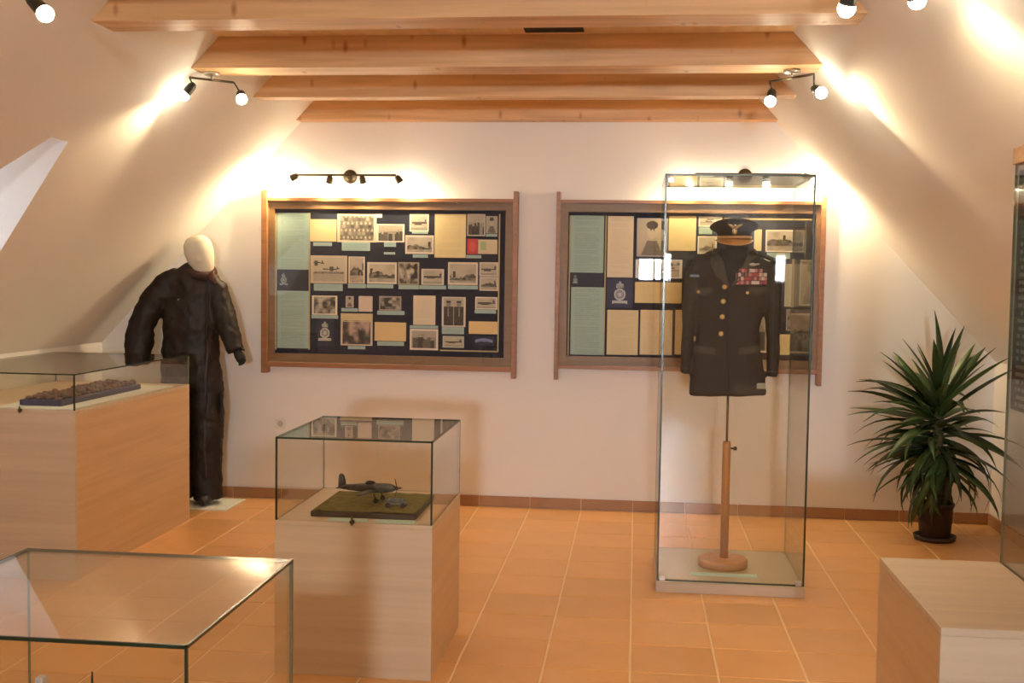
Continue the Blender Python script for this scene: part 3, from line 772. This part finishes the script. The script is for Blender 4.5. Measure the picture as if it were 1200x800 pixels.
box('paper_tag', mat('tag_paper', (.30, .30, .22), .7), jk, x-.022, x+.022, q.y-.012, q.y-.006+.01, z-.014, z+.014)
# peaked cap
cc = at(860, 283, JY); cap = empty('peaked_cap', (cc.x, JY, cc.z), 'brown peaked officer cap with a gold eagle badge and tan visor', 'cap')
CAPW = mat('cap_cloth', (.045, .037, .028), .85, spec=.2); LEATH = mat('tan_leather', (.42, .22, .075), .35); GOLD = mat('gold_badge', (.8, .55, .2), .25, .7)
cm = MB(); n = 32; rings = []
for k, (r, z, tilt, rise) in enumerate([(.080, .0, 0, 0), (.082, .035, 0, .01), (.086, .045, 0, .012), (.100, .056, .006, .018), (.119, .070, .012, .026), (.121, .078, .014, .028), (.110, .088, .012, .024), (.06, .094, .004, .014), (.004, .095, .002, .01)]):
    rings.append([(cc.x+r*math.cos(a), JY+r*1.12*math.sin(a), cc.z+z+rise*(-math.sin(a))*.8-.004*math.cos(2*a)*(r > .1)) for a in [2*math.pi*i/n for i in range(n)]])
cm.loft(rings).build('crown', CAPW, cap)
vm = MB(); top = []; bot = []
m_ = 14
for i in range(m_+1):
    a = math.pi*(1.08+.84*i/m_); s = math.sin(math.pi*i/m_)
    ci = (cc.x+.083*math.cos(a), JY+.092*math.sin(a), cc.z+.010)
    co = (cc.x+.096*math.cos(a), JY+.092*math.sin(a)-.052*s, cc.z+.008-.028*s)
    top.append((ci, co))
for (a, b), (c_, d_) in zip(top, top[1:]):
    vm.poly([a, b, d_, c_]); vm.poly([tuple(Vector(q)-Vector((0, 0, .004))) for q in (a, c_, d_, b)])
    vm.poly([b, tuple(Vector(b)-Vector((0, 0, .004))), tuple(Vector(d_)-Vector((0, 0, .004))), d_])
vm.build('visor', LEATH, cap)
MB().tube([(cc.x+.085*math.cos(a), JY+.094*math.sin(a)-.004, cc.z+.019) for a in [math.pi*(1.06+.88*i/14) for i in range(15)]], [(.008, .004)]*15, 6, ref=(0, 0, 1)).build('chin_strap', LEATH, cap)
ey = JY-.104; eb = MB()
eb.ball((cc.x-.006, ey, cc.z+.050), .013, 10, 8, (1, .6, 1.5)); eb.ball((cc.x-.006, JY-.128, cc.z+.074), .007, 8, 6)
for s_ in (-1, 1): eb.tube([(cc.x-.006, JY-.108, cc.z+.056), (cc.x-.006+s_*.02, JY-.126, cc.z+.072), (cc.x-.006+s_*.034, JY-.134, cc.z+.080)], [(.007, .004), (.009, .004), (.003, .003)], 6)
eb.build('eagle_badge', GOLD, cap)
# cards on the vitrine floor
q = at(855, 672, 5.6)
tag(box('caption_card', PAPER_G, None, q.x-.19, q.x+.13, 5.545, 5.60, tz0, tz0+.003), 'pale green caption card lying on the floor of the tall vitrine', 'card')

# ---------------------------------------------------------------- mannequin in a flying suit
MY = 7.02
A = lambda u, v, dy=0: at(u, v, MY+dy)
mq = empty('mannequin', (A(236, 586).x, MY, 0), 'white-headed mannequin in a dark brown flying suit beside the long case', 'mannequin')
SUIT = mat('flying_suit', (.032, .020, .014), .55, spec=.4, noise=((9, 9, 9), .4, (.016, .010, .008)))
k = 1329/7.02
s = MB()
def limb(pts, dep=.85, n=16): s.tube([A(u, v, dy) for u, v, r, dy in pts], [(r/k, r/k*dep) for u, v, r, dy in pts], n, ref=(1, 0, 0))
s.tube([A(u, v) for u, v, r, d in ((234, 312, 15, 0), (230, 322, 24, 0), (227, 336, 31, 0), (225, 365, 35, 0), (224, 400, 35, 0), (224, 430, 37, 0), (226, 455, 36, 0))],
       [(15/k, .07), (24/k, .085), (31/k, .105), (35/k, .12), (35/k, .118), (37/k, .12), (36/k, .115)], 24, ref=(1, 0, 0))
limb([(242, 435, 19.5, 0), (243, 480, 20, -.01), (243, 520, 19, -.01), (243, 560, 17.5, 0), (244, 584, 18, 0)], 1.0)
limb([(208, 435, 19.5, 0), (208, 480, 20, .01), (209, 520, 19, .02), (209, 560, 17.5, .02), (209, 584, 18, .02)], 1.0)
limb([(212, 324, 14, 0), (196, 336, 18, -.01), (178, 356, 17.5, -.02), (166, 380, 17, -.03), (162, 405, 16.5, -.05), (162, 427, 15, -.07)], .95)
limb([(245, 326, 12, 0), (254, 342, 14, 0), (263, 368, 13.5, -.02), (271, 394, 13, -.04), (277, 412, 11, -.06)], .95)
suit = remesh(s, 'flying_suit', SUIT, mq, .012, 5, [(.11, .030), (.04, .014)])
suit_t = bvh_of(suit)
SEAM = mat('suit_seam', (.04, .024, .017), .5)
def mz(pts): return [(A(u, v, -.11).x, A(u, v, -.11).z) for u, v in pts]
patch(mz([(240.5, 326), (242.5, 326), (240.7, 400), (241.5, 470), (240.7, 560), (239, 560), (239.7, 470), (239, 400)]), suit_t, -.002, .006, 'zip_strip', SEAM, mq, cuts=3)
patch(mz([(205, 350), (221, 350), (221, 368), (205, 368)]), suit_t, .0, .006, 'chest_pocket', SUIT, mq)
patch(mz([(247, 462), (259, 462), (259, 492), (247, 492)]), suit_t, .0, .006, 'leg_pocket', SUIT, mq)
(x, z), = mz([(209, 351)]); h = suit_t.ray_cast(Vector((x, 0, z)), Vector((0, 1, 0)))
MB().ball((x, h[0].y-.004, z), .006, 8, 6).build('snap_button', STEEL, mq)
hd = MB(); h0 = A(242, 324); h1 = A(229, 276)
tt = [0, .06, .2, .4, .6, .8, .92, .985, 1.0]; rr = [.030, .050, .068, .083, .092, .088, .066, .032, .006]
hd.tube([h0.lerp(h1, q)+Vector((0, -.012*math.sin(3.1*q), 0)) for q in tt], [(r, r*1.1) for r in rr], 24, ref=(1, 0, 0))
hd.ball(h0.lerp(h1, .42)+Vector((.015, -.098, 0)), .016, 10, 8, (.8, 1, 1.5))
remesh(hd, 'head', mat('stocking_white', (.74, .67, .53), .8, bump=(120, .1)), mq, .008, 5)
cb_ = MB(); cn = A(236, 317)
FUR = mat('brown_collar', (.06, .026, .018), .9, bump=(90, .6))
pts = [cn+Vector((.082*math.cos(a), .075*math.sin(a)-.005, .028*math.sin(a)+.018*math.cos(a)*-1)) for a in [2*math.pi*i/20 for i in range(21)]]
cb_.tube(pts, [(.026, .022)]*21, 10, ref=(0, 0, 1)); cb_.build('collar', FUR, mq)
cf = MB(); a0, b0 = A(246, 320, -.09), A(253, 331, -.095); cf.tube([a0, b0], [(.03, .012), (.008, .008)], 8, ref=(1, 0, 0)); cf.build('collar_point', mat('red_lining', (.10, .035, .022), .7), mq)
# gloved hand with five fingers on the near sleeve
hn = MB(); w0, w1 = A(277, 410, -.06), A(283, 421, -.07)
dirh = (w1-w0).normalized(); hn.tube([w0, w0.lerp(w1, .5), w1, w1+dirh*.01], [(.026, .018), (.034, .02), (.034, .018), (.02, .012)], 10, ref=(1, 0, 0))
sx = Vector((.8, -.3, .5)).normalized()
for i in range(4):
    b0 = w1+sx*(-.024+.016*i)-dirh*.004; ln = (.038, .046, .048, .040)[i]
    hn.tube([b0, b0+dirh*ln*.5+Vector((0, -.004, 0)), b0+dirh*ln*.8+Vector((-.008, -.008, -.006))], [.009, .0085, .006], 8)
hn.tube([w0+sx*.02, w0+sx*.045+dirh*.015, w0+sx*.055+dirh*.034], [.010, .009, .006], 8)
remesh(hn, 'glove', mat('black_glove', (.016, .012, .011), .5), mq, .004, 2)
for u, dy in ((209, .02), (244, 0)):
    p = A(u, 584, dy); p.z = .009
    bt = MB(); bt.tube([p+Vector((0, .06, .045)), p+Vector((0, 0, .055)), p+Vector((.01, -.09, .040)), p+Vector((.014, -.15, .030))], [(.035, .04), (.045, .05), (.042, .034), (.02, .02)], 14, ref=(1, 0, 0))
    bt.build('boot', mat('boot_leather', (.012, .009, .008), .4), mq)
p = A(240, 586)
tag(MB().box(p.x-.34, p.x+.21, 6.84, 7.20, 0, .008, bev=.002).build('base_sheet', PAPER), 'thin pale sheet on the tiles under the mannequin', 'board')

# ---------------------------------------------------------------- contents of the cases
dz = pz
tag(MB().box(-1.13, -.98, 4.085, 4.135, dz, dz+.003).build('caption_card', PAPER_G), 'pale green caption card below the tail end of the model fighter', 'card', 'caption cards in the fighter case')
tag(MB().box(-.95, -.80, 4.085, 4.135, dz, dz+.003).build('caption_card', PAPER_G), 'pale green caption card below the nose end of the model fighter', 'card', 'caption cards in the fighter case')
dio = empty('diorama', (-1.01, 4.35, dz), 'grassy diorama base with a dark wooden rim under the model fighter', 'diorama')
box('base', mat('dark_base', (.05, .03, .015), .5), dio, -1.212, -.806, 4.15, 4.555, dz, dz+.022, bev=.003)
gm = MB(); gn = 16
gv = [[gm.bm.verts.new((-1.205+.392*i/gn, 4.157+.391*j/gn, dz+.022+.004*hsh(i, j))) for j in range(gn+1)] for i in range(gn+1)]
for i in range(gn):
    for jx in range(gn): gm.bm.faces.new((gv[i][jx], gv[i+1][jx], gv[i+1][jx+1], gv[i][jx+1]))
gm.build('grass', mat('model_grass', (.24, .21, .05), .95, noise=((40, 40, 40), .2, (.14, .12, .025)), bump=(300, .8)), dio)
def fighter(name, c, yaw, L, label, camo, gz, cat='model plane'):
    e = empty(name, (c[0], c[1], gz), label, cat)
    R_ = Matrix.Rotation(yaw, 4, 'Z'); T = Matrix.Translation((c[0], c[1], c[2])) @ R_ @ Matrix.Rotation(-.05, 4, 'Y')
    def mk(mb, nm, m, par=e):
        mb.bm.transform(T); return mb.build(nm, m, par)
    f = MB(); pf = [(-.5, .012, .02), (-.46, .02, .03), (-.3, .035, .05), (-.1, .05, .07), (.1, .055, .08), (.3, .055, .075), (.44, .05, .06), (.5, .02, .025)]
    f.tube([(x*L, 0, 0) for x, a, b in pf], [(a*L, b*L) for x, a, b in pf], 14, ref=(0, 1, 0)); mk(f, 'fuselage', camo)
    for sgn in (-1, 1):
        w = MB(); w.loft([[(x*L*.5+.12*L, sgn*yy*L, zz*L-.03*L) for x, zz in ((.22*c_, 0), (.0, .02*c_), (-.22*c_, 0), (0, -.012*c_))] for yy, c_ in ((.02, 1.1), (.3, .95), (.5, .6), (.56, .2))]); mk(w, 'wing', camo)
        t_ = MB(); t_.loft([[(x*L-.44*L, sgn*yy*L, zz*L+.01*L) for x, zz in ((.055*c_, 0), (0, .008), (-.055*c_, 0), (0, -.008))] for yy, c_ in ((.01, 1), (.16, .7), (.19, .3))]); mk(t_, 'tailplane', camo)
        g_ = MB(); g_.tube([(.16*L, sgn*.12*L, -.03*L), (.2*L, sgn*.13*L, -.17*L)], .008*L, 6); g_.tube([(.2*L, sgn*.12*L, -.18*L), (.2*L, sgn*.145*L, -.18*L)], .04*L, 12); mk(g_, 'landing_gear', BLACK)
    fn = MB(); fn.loft([[(x*L-.45*L, yy*L, z*L) for x, yy in ((.075*c_, 0), (0, .012), (-.06*c_, 0), (0, -.012))] for z, c_ in ((.0, 1.1), (.12, .95), (.19, .7), (.215, .3))]); mk(fn, 'tail_fin', camo)
    cn_ = MB(); cn_.ball((.06*L, 0, .065*L), .05*L, 12, 8, (1.9, .8, 1)); mk(cn_, 'canopy', mat('canopy_dark', (.02, .025, .03), .1))
    sp_ = MB(); sp_.lathe([(.035*L, 0), (.025*L, .03*L), (.004*L, .05*L)], (0, 0, 0), 12); sp_.bm.transform(Matrix.Translation((.5*L, 0, 0)) @ Matrix.Rotation(math.pi/2, 4, 'Y')); mk(sp_, 'spinner', BLACK)
    for q in range(3):
        b_ = MB(); b_.tube([(0, 0, .02*L), (0, 0, .1*L), (0, 0, .18*L)], [(.008*L, .004*L), (.018*L, .004*L), (.008*L, .003*L)], 6, ref=(0, 1, 0)); b_.bm.transform(Matrix.Translation((.52*L, 0, 0)) @ Matrix.Rotation(q*2*math.pi/3+.4, 4, 'X')); mk(b_, 'propeller_blade', BLACK)
    return e
CAMO = mat('camouflage', (.10, .10, .085), .5, noise=((30, 30, 30), .06, (.035, .035, .032)))
fighter('model_fighter', (-1.045, 4.37, dz+.024+.052), -.22, .25, 'small grey camouflaged model fighter plane standing on the diorama grass', CAMO, dz+.024)
ct = empty('model_trolley', (-.90, 4.26, dz+.024), 'tiny grey model trolley with rods, beside the fighter on the diorama', 'model trolley')
MB().box(-.945, -.865, 4.25, 4.28, dz+.036, dz+.044, bev=.001).build('deck', mat('trolley_grey', (.16, .17, .16), .6), ct)
for x in (-.935, -.875):
    for y in (4.247, 4.283): MB().tube([(x, y-.003, dz+.034), (x, y+.003, dz+.034)], .010, 12).build('wheel', BLACK, ct)
for i in range(4): MB().tube([(-.94+.018*i, 4.255, dz+.05), (-.925+.018*i, 4.275, dz+.054)], .006, 8).build('cylinder', MATS['trolley_grey'], ct)
# long case: tray with rows of brown pieces and paper
tray = empty('navy_tray', (-3.0, 5.6, lz), 'long navy tray with rows of small brown pieces in the long case', 'tray')
box('tray_base', mat('navy_tray', (.02, .022, .09), .5), tray, -3.02, -2.80, 5.28, 6.18, lz+.006, lz+.034, bev=.003)
BR = mat('brown_piece', (.11, .055, .035), .5, rand=.4)
pm = MB().ball((0, 0, .012), .022, 8, 6, (1, 1, 1)).mesh('brown_piece'); pm.materials.append(BR)
for i in range(18):
    for jx in range(4):
        o = bpy.data.objects.new('brown_piece', pm); C.objects.link(o); o.parent = tray; o.matrix_parent_inverse = tray.matrix_basis.inverted()
        o.location = (-2.985+.05*jx+.006*hsh(i, jx), 5.31+.0495*i, lz+.034); o.scale = (.9, .9, .4+.5*hsh(jx, i, 3))
tag(box('paper_sheet', PAPER, None, -3.10, -2.70, 5.20, 6.40, lz, lz+.005), 'white paper sheet lying under the navy tray in the long case', 'paper')
# near case: a thin mast and a white block
p = at(48, 792, 2.05)
tag(MB().box(p.x-.008, p.x+.008, 2.04, 2.06, nz, p.z, bev=.002).build('white_post', mat('white_card', (.7, .66, .6), .6)), 'small white upright post in the near glass-topped case', 'post')
p = at(108, 787, 2.10)
st_ = empty('model_mast', (p.x, 2.10, nz), 'thin dark mast on a round foot in the near glass-topped case', 'mast')
MB().lathe([(.022, nz), (.022, nz+.008), (.008, nz+.014)], (p.x, 2.10, 0), 16).build('foot', BLACK, st_)
MB().tube([(p.x, 2.10, nz+.01), (p.x, 2.10, p.z)], [.004, .002], 8).build('pole', BLACK, st_)
# wall socket behind the pedestal
p = at(329, 496, YB)
so = empty('wall_socket', (p.x, YB, p.z), 'small white wall socket just above the fighter case', 'socket')
box('plate', mat('socket_white', (.72, .68, .6), .4), so, p.x-.032, p.x+.032, YB-.01, YB, p.z-.032, p.z+.032, bev=.003)
MB().tube([(p.x, YB-.011, p.z), (p.x, YB-.004, p.z)], .02, 16).build('insert', mat('socket_grey', (.45, .42, .38), .5), so)

# ---------------------------------------------------------------- yucca
PX, PY = 1.765, 6.80
yu = empty('potted_yucca', (PX, PY, 0), 'potted yucca with long dark green sword leaves on the tiles', 'plant')
POT = mat('pot_brown', (.035, .016, .010), .5)
pr = [(.080, .012), (.088, .03), (.098, .20), (.104, .202), (.104, .222), (.094, .222), (.090, .19)]
MB().lathe(pr, (PX, PY, 0), 28).build('pot', POT, yu)
MB().lathe([(.10, 0), (.115, .004), (.12, .03), (.113, .03), (.10, .012)], (PX, PY, 0), 28).build('saucer', POT, yu)
MB().lathe([(.09, .18), (.09, .195), (.01, .20)], (PX, PY, 0), 20).build('soil', mat('soil', (.03, .018, .01), .95, bump=(80, .8)), yu)
tr = MB(); tr.tube([(PX, PY, .18), (PX+.005, PY, .35), (PX-.005, PY, .55), (PX+.005, PY, .78)], [.038, .034, .032, .026], 12); tr.tube([(PX+.045, PY+.01, .18), (PX+.06, PY, .35), (PX+.05, PY, .55)], [.03, .028, .022], 12)
tr.build('trunk', mat('yucca_trunk', (.10, .09, .035), .8, noise=((6, 6, 40), .2, (.05, .05, .02))), yu)
LEAF = mat('yucca_leaf', (.062, .108, .028), .38, noise=((3, 3, 3), .3, (.022, .05, .014)), rand=.55)
def leaf_mesh(droop, wid):
    bm = bmesh.new(); nseg = 8; rows = []
    for i in range(nseg+1):
        t = i/nseg; ang = droop*t*t
        x = math.sin(min(ang, 3))/max(droop, .01)*.0 + t*math.cos(ang*.6); z = -t*math.sin(ang*.6)
        w = wid*(.55+.9*t if t < .4 else .91*(1-((t-.4)/.6)**1.6))+.0005
        rows.append([bm.verts.new((x, -w, z+w*.35)), bm.verts.new((x, 0, z)), bm.verts.new((x, w, z+w*.35)), bm.verts.new((x, 0, z-.004))])
    for a, b in zip(rows, rows[1:]):
        for i in range(4):
            f = bm.faces.new((a[i], a[(i+1) % 4], b[(i+1) % 4], b[i])); f.smooth = i < 2
    me = bpy.data.meshes.new('leaf'); bmesh.ops.recalc_face_normals(bm, faces=bm.faces); bm.to_mesh(me); bm.free(); me.materials.append(LEAF); return me
LM = {d: leaf_mesh(d, .068) for d in (.1, .35, .7, 1.2, 1.7)}
rl = random.Random(12); placed = 0; i = 0
while placed < 142 and i < 600:
    i += 1
    t = rl.random()                                  # 0 low ... 1 top
    az = rl.uniform(0, 2*math.pi)
    z0 = .36+.45*t+rl.uniform(-.05, .05)
    el = math.radians(-34+66*t+ (42*((t-.72)/.28) if t > .72 else 0) + rl.uniform(-20, 20))
    Ln = (.35+.165*min(1, t*1.6))*rl.uniform(.72, 1.15)
    if el > .8: Ln *= .84
    dr = .1 if el > .7 else rl.choice((.1, .35, .35, .7) if t > .4 else (.35, .7, 1.2, 1.7))
    base = Vector((PX+(.045 if t < .4 and rl.random() < .4 else 0), PY, z0))
    M_ = Matrix.Translation(base) @ Matrix.Rotation(az, 4, 'Z') @ Matrix.Rotation(-el, 4, 'Y') @ Matrix.Rotation(rl.uniform(-.5, .5), 4, 'X') @ Matrix.Scale(Ln, 4)
    pts = [M_ @ Vector(v_.co) for v_ in LM[dr].vertices]
    if any(q.y > YB-.02 or q.z < .06 or q.x > XR-.03 or q.z > ZK+TAN*(XR-q.x)-.02 for q in pts): continue
    o = bpy.data.objects.new('leaf', LM[dr]); C.objects.link(o); o.parent = yu; o.matrix_parent_inverse = yu.matrix_basis.inverted(); o.matrix_basis = M_
    placed += 1
